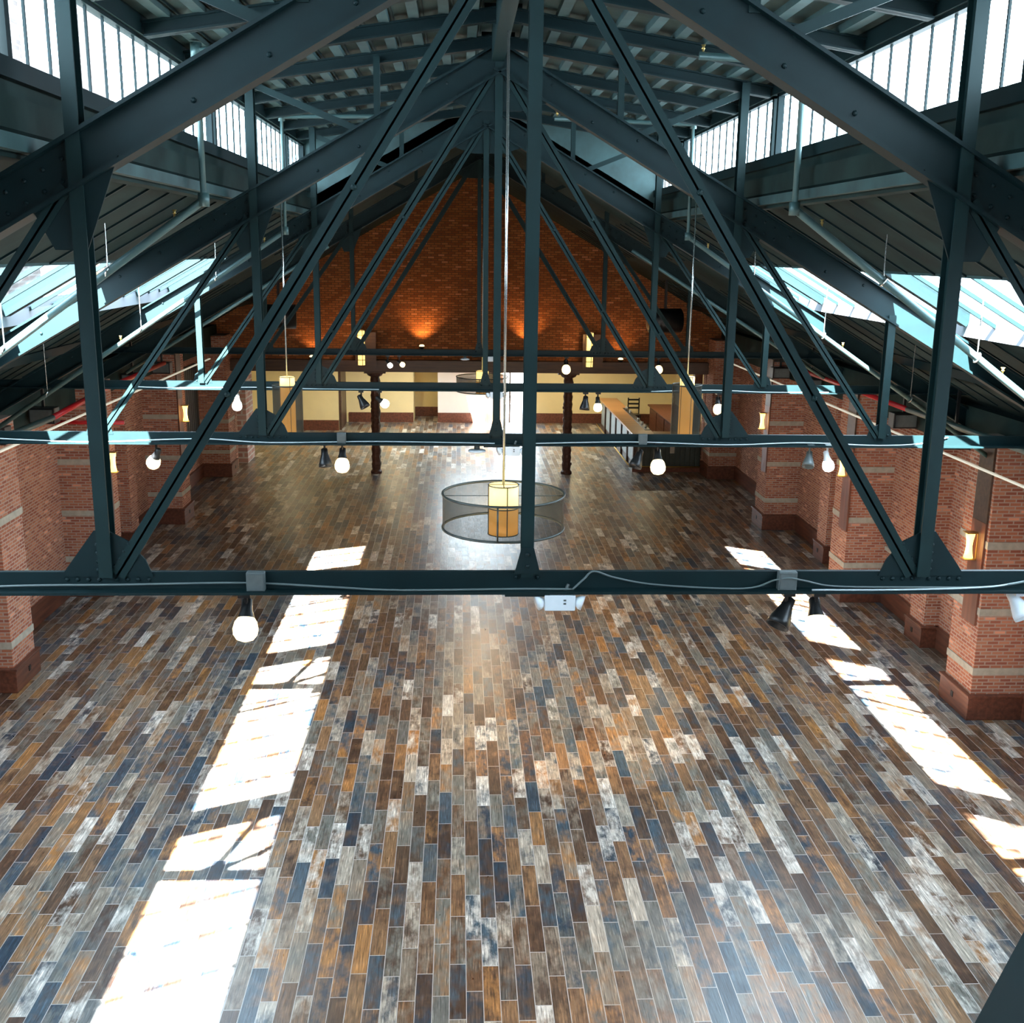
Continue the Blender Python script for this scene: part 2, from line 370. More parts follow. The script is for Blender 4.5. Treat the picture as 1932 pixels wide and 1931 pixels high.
# clerestory windows, one per truss bay
win = 0
for sx, nm in ((-1, 'left'), (1, 'right')):
    for (a, b) in ((-9.9, -5.05), (-4.95, -.05), (.05, 4.95), (5.05, 9.5), (9.62, ME)):
        win += 1
        fr = MB(); X = sx*(CX+.06)
        for y in (a+.03, b-.03): fr.box(X-.03, X+.03, y-.03, y+.03, 7.19, 7.79)
        fr.box(X-.03, X+.03, a, b, 7.755, 7.79); fr.box(X-.03, X+.03, a, b, 7.19, 7.215)
        o = struct(fr.build(f'window_{win}', STEEL), f'clerestory window band on the {nm}')
        n = max(2, round((b-a)/.345)); mu = MB()
        for i in range(1, n):
            y = a+(b-a)*i/n; mu.box(X-.008, X+.008, y-.008, y+.008, 7.2, 7.78)
        mu.build('mullion', STEEL, o)
        MB().box(X-.004, X+.004, a+.03, b-.03, 7.2, 7.77).build('pane', GLASS, o)
    struct(MB().box(*sorted((sx*CX, sx*(CX+.14))), Y0, -9.9, 7.1, 7.9).build(f'wall_clerestory_near_{nm}', ROOFM))
# sloping skylights
for sx, nm in ((-1, 'left'), (1, 'right')):
    ys = [SKY0, -5, 0, 5, 9.56, SKY1]
    for a, b in zip(ys, ys[1:]):
        win += 1; a2, b2 = a+.06, b-.06
        o = MB()
        for y in (a+.03, b-.03): o.beam((sx*XA, y, zroof(XA)+.1), (sx*XB, y, zroof(XB)+.1), [(-.10, .04, -.04, .04)])
        o = struct(o.build(f'window_{win}', STEEL), f'sloping skylight bay in the {nm} roof')
        n = max(2, round((b-a)/.62)); mu = MB()
        for i in range(1, n):
            y = a+(b-a)*i/n; mu.beam((sx*XA, y, zroof(XA)+.04), (sx*XB, y, zroof(XB)+.04), [(-.02, .015, -.018, .018)])
        mu.build('mullion', STEEL, o)
        g = MB(); g.prism([(sx*XA, a2, zroof(XA)+.045), (sx*XB, a2, zroof(XB)+.045), (sx*XB, a2, zroof(XB)+.05), (sx*XA, a2, zroof(XA)+.05)], (0, b2-a2, 0)); g.build('pane', GLASSF, o)
    for xx, wdt in ((XA, .0), (XB, .0)):
        k += 1
        struct(MB().beam((sx*xx, SKY0, zroof(xx)+.02), (sx*xx, SKY1, zroof(xx)+.02), [(-.03 if xx == XA else -.11, .14, -.025, .025)], ref=(1, 0, 0)).build(f'trim_{k}', DECK if xx == XA else CURB), f'curb beam along the {"upper" if xx == XA else "lower"} edge of the {nm} skylight')
# purlins of the lower slopes
for sx, nm in ((-1, 'left'), (1, 'right')):
    for i, xx in enumerate((6.1,)):
        k += 1
        struct(MB().beam((sx*xx, Y0, zroof(xx)-.05), (sx*xx, YG, zroof(xx)-.05), [(-.06, .05, -.04, .04)], ref=(1, 0, 0)).build(f'trim_{k}', STEEL), f'purlin low on the {nm} slope')

# ------------------------------------------------------------------ back room
BZ = 3.3
c = MB(); hx0, hx1, hy0, hy1 = -.7, 1.1, 27.5, 32.1
c.box(-8, hx0, YG+.3, 36.6, BZ, BZ+.2); c.box(hx1, 8, YG+.3, 36.6, BZ, BZ+.2); c.box(hx0, hx1, YG+.3, hy0, BZ, BZ+.2); c.box(hx0, hx1, hy1, 36.6, BZ, BZ+.2)
struct(c.build('ceiling_back_room', WHITEP))
struct(MB().box(-4.6, -2.04, YB, YB+.3, 0, BZ).box(-2.04, -1.14, YB+1.55, YB+1.8, 0, BZ).box(-2.14, -2.04, YB+.3, YB+1.8, 0, BZ).box(-1.14, -1.04, YB+.3, YB+1.8, 0, BZ).box(2.42, 8, YB, YB+.3, 0, BZ).box(.62, 2.42, YB, YB+.3, 2.55, BZ).build('wall_far', CREAM), 'cream wall at the end of the back room')
struct(MB().box(-1.14, .62, YB, YB+.3, 0, BZ).build('wall_far_white', WHITEP), 'white wall panel beside the bright doorway')
struct(MB().box(-8, -4.58, 32.3, 32.6, 0, BZ).box(-4.66, -4.58, 32.6, YB+.3, 0, BZ).build('wall_far_left', CREAM), 'cream wall left of the dark door')
struct(MB().box(-8.3, -7.9, YG+.3, 36.6, 0, BZ).build('wall_room_left', CREAM)); struct(MB().box(7.7, 8.0, YG+.3, 36.6, 0, BZ).build('wall_room_right', CREAM))
struct(MB().box(-6.9, -6.62, 26.2, 27.3, 0, BZ).build('wall_return_left', BRICKO), 'whitewashed brick return behind the left pier')
bb = MB().box(-4.42, -2.04, YB-.03, YB, 0, .36).box(-2.04, -1.14, YB+1.52, YB+1.55, 0, .36).box(-1.14, .62, YB-.03, YB, 0, .36).box(2.42, 7.7, YB-.03, YB, 0, .36)
struct(bb.build('baseboard_far', BASEW)); struct(MB().box(-7.9, -4.58, 32.27, 32.3, 0, .36).build('baseboard_far_left', BASEW))
# doors
d = struct(MB().box(-4.57, -4.49, 32.35, 34.1, 0, 2.7).build('door_1', DARKW), 'dark door at the left end of the back room')
MB().box(-4.49, -4.47, 32.45, 32.5, .95, 1.15).build('door_handle', CHROME, d)
d = struct(MB().prism([(.66, YB-.02, 0), (.72, YB-.02, 0), (1.22, YB-1.25, 0), (1.16, YB-1.27, 0)], (0, 0, 2.5)).build('door_2', DARKW), 'dark door leaf standing open at the bright doorway')
MB().box(1.17, 1.23, YB-1.15, YB-1.05, .95, 1.1).build('door_handle', CHROME, d)
win += 1
d = MB().box(.62, .68, YB+.05, YB+.2, 0, 2.55).box(2.36, 2.42, YB+.05, YB+.2, 0, 2.55).box(.68, 2.36, YB+.05, YB+.2, 2.47, 2.55).box(1.5, 1.56, YB+.1, YB+.16, 0, 2.5)
d = struct(d.build(f'window_{win}', DARKW), 'glazed doorway full of daylight'); MB().box(.68, 2.36, YB+.12, YB+.13, 0, 2.47).build('pane', GLASS, d)
struct(MB().box(-30, 30, 38, 70, -.3, -.1).build('ground', mat('outside_paving', (.45, .43, .4), .8)))
# dark fascia beam over the opening
struct(MB().box(-6.72, 6.72, YG-.28, YG, 2.90, 3.22).build('trim_fascia', DARKW), 'dark timber beam across the far opening')
# V-shaped ornament hanging in the recess
tag(MB().tube([(-1.78, 35.55, 2.6), (-1.63, 35.55, 2.05), (-1.48, 35.55, 2.6)], .018, 6).build('hanging_ornament', BLACK), 'thin black V-shaped rod hanging in the recess of the cream wall', 'ornament')

# ------------------------------------------------------------------ pilasters with stone bands and base boards
def pilaster(sx, y0, label, w=.8, front=PX, bands=True):
    t = thing('brick_pilaster', label, 'pilaster', (sx*(front+WX)/2, y0+w/2, 0), 'brick pilasters along the side walls')
    a, b = sorted((sx*front, sx*WX)); MB().box(a, b, y0, y0+w, 0, 3.9).build('shaft', BRICK, t)
    e = .012
    if bands:
        for z in (.70, 1.56, 2.5):
            a, b = sorted((sx*(front-e), sx*WX)); MB().box(a, b, y0-e, y0+w+e, z-.045, z+.055).build('stone_band', STONE, t)
    a, b = sorted((sx*(front-.05), sx*WX)); m = MB().box(a, b, y0-.05, y0+w+.05, 0, .33); a, b = sorted((sx*(front-.07), sx*WX)); m.box(a, b, y0-.07, y0+w+.07, .33, .37)
    m.build('base_board', BASEW, t, bevel=.008)
    MB().box(*sorted((sx*(front-.058), sx*(front-.045))), y0+w*.5, y0+w*.5+.07, .16, .24).build('outlet', BLACK, t)
    return t
LP = [8.9, 13.38, 18.78, 24.2]; RP = [7.72, 12.93, 18.3, 24.1]
names = ['nearest', 'second nearest', 'third nearest', 'farthest']
for i, y in enumerate(LP): pilaster(-1, y, f'{names[i]} wide brick pilaster with stone bands on the left wall')
for i, y in enumerate(RP): pilaster(1, y, f'{names[i]} wide brick pilaster with stone bands on the right wall')
pilaster(1, 10.55, 'narrow brick pilaster between the two nearest wide ones, right wall', .55, 7.25, False)
pilaster(1, 15.5, 'narrow brick pilaster beyond the second wide one, right wall', .55, 7.25, False)
pilaster(-1, 16.6, 'narrow brick pilaster before the third wide one, left wall', .5, 7.25, False)
for nm, sx, ps in (('left', -1, LP), ('right', 1, RP)):
    ys = [Y0]+[v for p in ps for v in (p-.05, p+.85)]+[YG]; m = MB()
    for a, b in zip(ys[::2], ys[1::2]):
        if b-a > .05:
            m.box(*sorted((sx*(WX-.04), sx*WX)), a, b, 0, .33); m.box(*sorted((sx*(WX-.06), sx*WX)), a, b, .33, .37)
    struct(m.build(f'baseboard_{nm}', BASEW), f'tall reddish wooden baseboard along the {nm} wall')
k += 1
struct(MB().box(7.44, 7.5, 8.6, 10.5, 1.02, 1.09).build(f'trim_{k}', STONE), 'stone ledge on the right wall')
k += 1
struct(MB().box(7.44, 7.5, 11.1, 12.88, 1.02, 1.09).build(f'trim_{k}', STONE), 'second stone ledge on the right wall')
k += 1
struct(MB().box(-7.5, -7.42, 19.6, 23.9, 1.08, 1.18).build(f'trim_{k}', STONE), 'stone sill under the shuttered window')
k += 1
struct(MB().beam((-7.46, 14.4, 2.86), (-7.46, 17.6, 2.86), [(-.07, .07, -.04, .04)], ref=(1, 0, 0)).build(f'trim_{k}', STONE), 'pale lintel high on the left wall')
win += 1
o = struct(MB().box(-7.5, -7.44, 19.7, 23.8, 1.18, 3.2).build(f'window_{win}', LOUVRE), 'dark shuttered window in the left wall'); m = MB()
for i in range(20): m.box(-7.445, -7.425, 19.75+i*.205, 19.9+i*.205, 1.2, 3.18)
m.build('shutter_slat', LOUVRE, o)

# ------------------------------------------------------------------ roof trusses
def rivet_row(mb, pts, y):
    for x, z in pts: mb.dome((x, y, z), .014)
def truss(idx, y, dx, dz, kdx, label):
    z0 = ZC+dz
    t = thing('roof_truss', label, 'truss', (dx, y, z0), 'riveted steel roof trusses')
    A, B = 2.373, 4.02
    def P(x, z): return (x+dx, y, z+dz)
    # lower chord: upright leg and wide flange
    m = MB().box(-7.4+dx, 7.4+dx, y-.016, y+.016, z0-.055, z0+.045); m.box(-7.4+dx, 7.4+dx, y-.10, y+.10, z0-.07, z0-.055); m.build('lower_chord', STEEL, t)
    for sx in (-1, 1):
        m = MB().beam(P(0, zr(0)), P(sx*7.35, zr(7.35)), [(-.115, .115, -.015, .015), (-.125, -.105, -.075, .075), (.105, .125, -.075, .075)])
        rv = m
        xs = [.5, .9, 1.35, 1.75, 2.9, 3.3, 3.7, 4.5, 5.1, 5.8]
        for x in xs: rv.dome(P(sx*x, zr(x)+random.uniform(-.05, .05))[:1]+(y-.016,)+(zr(x)+dz+random.choice((-.05, .05)),), .016)
        for i in range(4): rv.dome((sx*(2.45+.1*i)+dx, y-.016, zr(2.45+.1*i)+dz-.06), .014); rv.dome((sx*(2.45+.1*i)+dx, y-.016, zr(2.45+.1*i)+dz+.05), .014)
        rv.build('upper_chord', STEEL, t)
        TE = [(-.036, .036, -.008, .0), (-.012, .012, -.05, .05), (-.036, .036, .0, .008)]
        m = MB().beam(P(sx*A, ZC+.02), P(sx*A, zm(A)-.06), [(-.038, .038, -.055, -.045), (-.01, .01, -.045, .045), (-.038, .038, .045, .055)])
        m.build('inner_post', STEEL2, t)
        m = MB().beam(P(sx*B, ZC+.02), P(sx*B, zr(B)-.06), [(-.038, .038, -.05, -.04), (-.01, .01, -.04, .04), (-.038, .038, .04, .05)])
        m.build('outer_post', STEEL2, t)
        m = MB().beam(P(sx*(A-.06), ZC+.03), P(sx*.08, zr(0)-.16), [(-.042, .042, -.035, -.027), (-.006, .006, -.035, .03)])
        rv = m
        for f in (.3, .62): 
            rv.dome((sx*((A-.06)*(1-f)+.08*f)+dx, y-.035, (ZC+.03)*(1-f)+(zr(0)-.16)*f+dz), .018)
        rv.build('diagonal', STEEL2, t)
        m = MB().beam(P(sx*(B-.04), ZC+.03), P(sx*(A+.06), zr(A)-.14), [(-.036, .036, -.035, -.027), (-.006, .006, -.035, .03)]); m.build('diagonal', STEEL2, t)
        # gusset plates
        pl = [(A-.26, .0), (A+.26, .0), (A+.21, .07), (A+.06, .27), (A-.02, .27), (A-.13, .21), (A-.22, .10)]
        m = MB().prism([(sx*x+dx, y-.026, z0+.02+z) for x, z in pl], (0, .012, 0)); rivet_row(m, [(sx*(A+q)+dx, z0+.0) for q in (-.23, -.17, -.11, -.05, .05, .11, .17, .23)], y-.017)
        rivet_row(m, [(sx*(A+.045)+dx, z0+.06+.05*i) for i in range(4)]+[(sx*(A-.045-.03*i)+dx, z0+.08+.045*i) for i in range(4)], y-.026)
        m.build('gusset_plate', STEEL, t)
        for q in (-.23, -.17, -.11, -.05, .05, .11, .17, .23): pass
        m = MB().prism([(sx*x+dx, y-.02, z0+.02+z) for x, z in [(B-.15, 0), (B+.12, 0), (B+.09, .12), (B+.02, .17), (B-.12, .1)]], (0, .012, 0))
        rivet_row(m, [(sx*(B+q)+dx, z0+.05) for q in (-.08, 0, .07)], y-.02); m.build('gusset_plate', STEEL, t)
        m = MB().prism([(sx*x+dx, y-.03, z+dz) for x, z in [(A-.22, zr(A-.22)-.1), (A+.25, zr(A+.25)-.1), (A+.14, zr(A)-.46), (A-.03, zr(A)-.46)]], (0, .012, 0)); m.build('gusset_plate', STEEL, t)
        # brace and strut up to the raised roof
        MB().beam(P(sx*(A-.03), 7.80), P(sx*1.38, 7.42), [(-.03, .03, -.02, .0), (-.006, .006, 0, .05)]).build('knee_brace', STEEL2, t)
        MB().beam(P(sx*1.17, zr(1.17)+.1), P(sx*1.17, zm(1.17)-.08), [(-.03, .03, -.03, .03)]).build('strut', STEEL2, t)
    m = MB().beam((kdx+dx, y, z0+.02), (dx*.5+kdx, y, zr(0)+dz-.05), [(-.036, .036, -.05, -.042), (-.010, .010, -.042, .042), (-.036, .036, .042, .05)]); m.build('king_post', STEEL2, t)
    m = MB().prism([(kdx+dx+x, y-.062, z0+z) for x, z in [(-.075, .045), (.075, .045), (.036, .2), (-.036, .2)]], (0, .012, 0)); rivet_row(m, [(kdx+dx, z0+.16), (kdx+dx, z0+.09)], y-.062)
    rivet_row(m, [(kdx+dx-.06, z0+.01), (kdx+dx+.06, z0+.01)], y-.017); m.box(kdx+dx-.13, kdx+dx+.13, y-.09, y+.09, z0-.085, z0-.07); m.build('gusset_plate', STEEL, t)
    m = MB().prism([(dx+x, y-.022, z+dz) for x, z in [(-.5, zr(.5)+.1), (0, zr(0)+.12), (.5, zr(.5)+.1), (.5, zr(.5)-.1), (.2, zr(0)-.48), (-.2, zr(0)-.48), (-.5, zr(.5)-.1)]], (0, .01, 0))
    rivet_row(m, [(dx+sx*q, zr(q)+dz-.12) for sx in (-1, 1) for q in (.1, .2, .3, .4)], y-.022); m.build('apex_plate', STEEL, t)
    return t
TL = ['nearest steel roof truss, its chord crossing the whole picture', 'second steel roof truss from the camera, its ends lit by the sun', 'third steel roof truss from the camera, above mid hall', 'farthest steel roof truss, dark against the brick gable']
TD = [(0, 0, .03), (.018, -.02, 0), (.021, -.045, -.01), (.015, -.05, 0)]
for i in range(4): truss(i, TY[i], TD[i][0], TD[i][1], TD[i][2], TL[i])

# beams of the raised roof
ords = ['first', 'second', 'third', 'fourth', 'fifth', 'sixth', 'seventh', 'eighth', 'ninth']
for i, y in enumerate([0, 1.3, 2.55, 3.8, 5.05, 6.4, 7.7, 9.0, 10.3]):
    t = thing('roof_beam', f'{ords[i]} cross beam under the raised ribbed roof, counted from the camera', 'beam', (0, y, 8.1), 'cross beams under the raised roof')
    for sx in (-1, 1):
        MB().beam((0, y, zm(0)-.105), (sx*2.66, y, zm(2.66)-.105), [(-.055, .055, -.012, .012), (-.055, -.04, -.05, .05), (.04, .055, -.05, .05)]).build('rafter_arm', STEEL, t)
    MB().box(-.16, .16, y-.02, y-.012, zm(0)-.19, zm(0)-.03).build('splice_plate', STEEL, t)
tag(MB().box(-.06, .06, Y0, 4.98, zm(0)-.30, zm(0)-.01).build('ridge_beam', STEEL2), 'deep dark ridge beam along the middle of the raised roof', 'beam')

# ------------------------------------------------------------------ brace at the lower right corner
t = thing('steel_brace', 'dark green slanting steel brace cutting the lower right corner', 'brace', (-1.8, -5.2, 0))
d0, d1 = Vector((-1.783, -5.2, 0)), Vector((1.03, -5.2, 7.71))
MB().beam(d0, d1, [(-.05, .05, -.02, -.01), (-.05, -.04, -.01, .05), (.04, .05, -.01, .05)]).build('channel', STEEL, t)
MB().box(-1.95, -1.7, -5.3, -5.1, 0, .02).build('foot_plate', STEEL, t)

# ------------------------------------------------------------------ lamps
def shade_frame(t, c, r, h, n=4, rr=.005):
    m = MB()
    for z in (c[2]+h/2, c[2]-h/2, c[2]+h*.04): m.torus((c[0], c[1], z), r+.003, rr, n=28, m=6)
    for i in range(n):
        a = math.pi*2*i/n-1.35; m.tube([(c[0]+(r+.003)*math.cos(a), c[1]+(r+.003)*math.sin(a), c[2]+s*h/2) for s in (-1, 1)], rr, 6)
    m.tube([(c[0]-r, c[1], c[2]+h/2), (c[0]+r, c[1], c[2]+h/2)], rr, 6); m.tube([(c[0], c[1]-r, c[2]+h/2), (c[0], c[1]+r, c[2]+h/2)], rr, 6)
    m.build('shade_frame', RIMM, t)
def light_at(kind, loc, energy, col, parent, radius=.04, spot=None, aim=None):
    l = bpy.data.lights.new('lamp_light', kind); l.energy = energy; l.color = col; l.shadow_soft_size = radius
    if kind == 'SPOT': l.spot_size = math.radians(spot); l.spot_blend = .8
    o = bpy.data.objects.new('lamp_light', l); COL.objects.link(o)
    off = Vector((0, 0, 0)); p = parent
    while p is not None: off += p.location; p = p.parent
    o.parent = parent; o.location = Vector(loc)-off
    if aim is not None: o.rotation_euler = (Vector(aim)-Vector(loc)).to_track_quat('-Z', 'Y').to_euler()
def ring_pendant(c, zt, R, hr, r, h, label, rodtop, zl=None):
    t = thing('ring_pendant_lamp', label, 'pendant lamp', (c[0], c[1], zt), 'lamps inside black mesh rings')
    zl = zl or zt-.145
    MB().tube([(c[0], c[1], rodtop), (c[0], c[1], zl+h/2)], .012, 10).build('rod', CHROME, t, True)
    MB().lathe([(R, zt-hr), (R, zt)], c+(0,), n=64, cap=False).build('mesh_ring', RINGM, t, True)
    m = MB()
    for z in (zt, zt-hr): m.torus((c[0], c[1], z), R, .012, n=64, m=8)
    m.tube([(c[0]-.07, c[1]-R, zt), (c[0]-.07, c[1]-R, zt-hr)], .008, 6); m.tube([(c[0]-.1, c[1]+R, zt), (c[0]-.1, c[1]+R, zt-hr)], .008, 6)
    m.tube([(c[0]-R, c[1], zt-.02), (c[0]+R, c[1], zt-.02)], .004, 6)
    m.build('ring_rim', RIMM, t, True)
    MB().lathe([(r, zl-h/2), (r, zl+.02)], c+(0,), n=32).build('lamp_shade', SHADE, t, True)
    MB().lathe([(r, zl+.02), (r, zl+h/2)], c+(0,), n=32).build('lamp_shade', SHADEH, t, True)
    shade_frame(t, (c[0], c[1], zl), r, h)
    light_at('POINT', (c[0], c[1], zl-h/2-.1), 110, (1, .68, .34), t, .12)
    return t
ring_pendant((.035, 3.48), 4.155, .548, .31, .135, .45, 'nearest ring pendant, amber cylinder lamp inside a black mesh ring', 8.1, 4.01)
ring_pendant((.14, 17.6), 3.60, .56, .31, .135, .49, 'distant ring pendant hanging before the white wall panel', 8.2, 3.48)
def tall_pendant(x, y, z0, z1, r, R, rodtop, label):
    t = thing('tall_pendant_lamp', label, 'pendant lamp', (x, y, z1), 'tall amber pendants')
    MB().tube([(x, y, rodtop), (x, y, z1)], .009, 8).build('rod', CHROME, t, True)
    MB().lathe([(r, z0), (r, z1-.12)], (x, y, 0), n=24).build('lamp_shade', SHADE, t, True)
    MB().lathe([(r, z1-.12), (r, z1)], (x, y, 0), n=24).build('lamp_shade', SHADEH, t, True)
    m = MB()
    for z in (z0, z1, z1-.12): m.torus((x, y, z), r+.002, .004, n=24, m=6)
    for i in range(4): a = 1.57*i+.5; m.tube([(x+r*math.cos(a), y+r*math.sin(a), z) for z in (z0, z1)], .004, 6)
    m.torus((x, y, z1-.1), R, .007, n=36, m=6); m.torus((x, y, z0), R, .007, n=36, m=6)
    m.tube([(x-R, y, z1-.1), (x+R, y, z1-.1)], .004, 6); m.build('shade_frame', RIMM, t, True)
    MB().lathe([(R, z0), (R, z1-.1)], (x, y, 0), n=36, cap=False).build('mesh_screen', RINGM, t, True)
    light_at('POINT', (x, y, z0-.12), 22, (1, .7, .36), t, .1)
tall_pendant(-2.47, 7.4, 3.98, 4.74, .093, .182, 6.95, 'tall amber pendant lamp hanging on the left side of the hall')
tall_pendant(2.48, 7.4, 3.98, 4.78, .09, .182, 6.95, 'tall amber pendant lamp hanging on the right, before the bar')

def spot(x, y, label, lit, aim, la=None, z=None, hang=.14, dz=0, mat_b=BLACK, power=60, bulb=None, col=(1, .66, .32), size=70, s=1.0):
    zc = ZC-.07+dz; t = thing('spotlight', label, 'spotlight', (x, y, zc), 'spotlights clamped under the truss chords')
    MB().box(x-.035, x+.035, y-.06, y+.06, zc-.03, zc+.0).build('clamp', mat_b, t)
    hp = Vector((x, y, zc-hang)); MB().tube([(x, y, zc-.02), hp], .011, 8).build('stem', mat_b, t)
    d = Vector(aim).normalized()
    if lit: MB().lathe([(.012*s, -.07*s), (.028*s, -.06*s), (.03*s, -.01*s), (.042*s, .03*s), (.045*s, .045*s)], hp, d, 20).build('lamp_head', mat_b, t, True)
    else: MB().lathe([(.012*s, -.07*s), (.03*s, -.06*s), (.034*s, -.01*s), (.05*s, .04*s), (.062*s, .08*s), (.064*s, .11*s), (.056*s, .11*s), (.05*s, .08*s)], hp, d, 20).build('lamp_head', mat_b, t, True)
    if lit:
        MB().lathe([(.04*s, .03*s), (.056*s, .055*s), (.064*s, .09*s), (.06*s, .12*s), (.042*s, .145*s), (.01*s, .156*s)], hp, d, 20).build('bulb', bulb or BULB, t, True)
        light_at('SPOT', hp+d*.2, power, col, t, .05, size, hp+(Vector(la) if la else d*3))
Y1, Y2, Y3, Y4 = TY
spot(-1.6, Y1, 'glowing spotlight alone under the nearest truss, left half', 1, (0, -.6, -1), hang=.13, power=260, s=1.15, col=(1, .6, .3))
spot(1.58, Y1, 'unlit dark spotlight tilted left under the nearest truss', 0, (-.5, -.45, -.75), hang=.12, s=1.1)
spot(1.76, Y1, 'glowing spotlight beside an unlit one under the nearest truss', 1, (0, -.6, -1), (-.6, 2.5, -4), hang=.13, power=420, s=1.15, col=(1, .58, .25))
spot(2.98, Y1, 'grey spotlight head at the right edge of the picture', 0, (.3, -.6, -.7), hang=.08, mat_b=WHITE)
spot(-1.74, Y2, 'dark unlit spotlight under the second truss, left of centre', 0, (.1, -.3, -1), s=1.1)
spot(-1.56, Y2, 'starry bright spotlight under the second truss, left of centre', 1, (0, -.5, -1), (.1, .5, -1), power=300, s=1.2)
spot(-3.44, Y2, 'bright spotlight far left under the second truss', 1, (-.5, .3, -1), power=120, s=1.1)
spot(1.70, Y2, 'starry bright spotlight under the second truss, before the bar', 1, (0, -.5, -1), (-.8, 3.6, -4.2), power=1800, s=1.25)
spot(1.50, Y2, 'dark unlit spotlight under the second truss, before the bar', 0, (-.4, -.4, -1), s=1.1)
spot(3.30, Y2, 'unlit spotlight on the sunlit right end of the second truss', 0, (-.2, -.5, -.8), mat_b=GREYM)
spot(3.49, Y2, 'lit spotlight on the sunlit right end of the second truss', 1, (.2, -.2, -1), mat_b=WHITE, power=60, bulb=COOLB)
spot(-1.76, Y3, 'dark spotlight beside the left column top, third truss', 0, (.5, -.2, -.9), dz=-.045, s=1.15)
spot(-1.50, Y3, 'spotlight overlapping the left column top, third truss', 1, (.8, .1, -.6), dz=-.045, power=60, bulb=COOLB)
spot(1.46, Y3, 'dark pear-shaped spotlight right of centre, third truss', 0, (-.1, -.2, -1), dz=-.045, s=1.15)
spot(1.64, Y3, 'lit spotlight right of centre, third truss', 1, (0, -.3, -1), (0, .9, -1), dz=-.045, power=300)
spot(3.40, Y3, 'starry spotlight at the right inner post, third truss', 1, (0, -.4, -1), (-.2, 2.5, -1), dz=-.045, power=200, s=1.2)
spot(-3.52, Y3, 'white glowing spotlight at the left end of the third truss', 1, (0, -.2, -1), dz=-.045, mat_b=WHITE, power=40, bulb=COOLB, s=1.1)
spot(-1.72, Y4, 'left one of two spotlights on the farthest truss', 1, (.7, -.2, -.9), dz=-.05, power=60, bulb=COOLB, s=.8)
spot(-1.50, Y4, 'right one of two tilted spotlights on the farthest truss, left half', 1, (.9, -.2, -.6), (-.3, 1.2, -1), dz=-.05, power=300, s=.8)
spot(1.69, Y4, 'starry spotlight above the right column, farthest truss', 1, (0, -.6, -.9), (-.1, 1.6, -1), dz=-.05, power=300, s=1.35)
spot(3.48, Y4, 'small bright spotlight at the right of the farthest truss', 1, (0, -.6, -.9), dz=-.05, power=160, s=1.2)

# emergency lights and detectors
def emergency(x, y, dz, label):
    z = ZC-.07+dz; t = thing('emergency_light', label, 'emergency light', (x, y-.06, z), 'white emergency light boxes')
    MB().box(x-.09, x+.09, y-.10, y-.03, z-.10, z-.005).build('housing', WHITE, t, bevel=.006)
    for sx in (-1, 1): MB().lathe([(.018, 0), (.042, .03), (.045, .05)], (x+sx*.09, y-.065, z-.045), (sx*1, -.3, -.3), 16).build('lamp_head', WHITE, t, True)
    MB().tube([(x+.03, y-.06, z), (x+.05, y-.06, z+.05)], .01, 6).build('mounting_stub', GREYM, t)
    MB().box(x+.02, x+.035, y-.103, y-.1, z-.04, z-.03).box(x+.02, x+.035, y-.103, y-.1, z-.06, z-.05).build('indicator', GREYM, t)
emergency(.22, Y1, 0, 'white twin-head emergency light under the nearest truss')
emergency(.17, Y2, -.02, 'white emergency light box under the second truss')
emergency(.17, Y3, -.045, 'white emergency light box beside the distant ring lamp')
emergency(.27, Y4, -.05, 'white emergency light box on the farthest truss')
for (x, y, dz, lb) in ((-.18, Y2, -.02, 'pale round detector under the second truss'), (-.25, Y4, -.05, 'pale round detector under the farthest truss')):
    z = ZC-.07+dz; t = thing('ceiling_detector', lb, 'detector', (x, y, z))
    MB().lathe([(.03, 0), (.03, -.05)], (x, y, z), n=20).build('neck', GREYM, t, True); MB().lathe([(.05, -.05), (.09, -.06), (.09, -.075), (.05, -.085)], (x, y, z), n=28).build('disc', WHITE, t, True)
# junction boxes on the nearest chord
for (x, y, s, lb) in ((-1.53, Y1, .052, 'grey square junction box on the nearest truss above the lone spotlight'), (1.56, Y1, .055, 'grey square junction box on the nearest truss above the paired spotlights'),
                      (-1.56, Y2, .045, 'dark junction box on the second truss, left of centre'), (1.53, Y2, .045, 'dark junction box on the second truss, before the bar')):
    t = thing('junction_box', lb, 'junction box', (x, y-.04, ZC))
    MB().box(x-s, x+s, y-.07, y-.02, ZC-.06+(-.02 if y else 0), ZC+.055+(-.02 if y else 0)).build('box', GREYM, t, bevel=.006)
    MB().box(x-s*.85, x+s*.85, y-.075, y-.07, ZC-.05+(-.02 if y else 0), ZC+.045+(-.02 if y else 0)).build('cover_plate', GREYM, t)
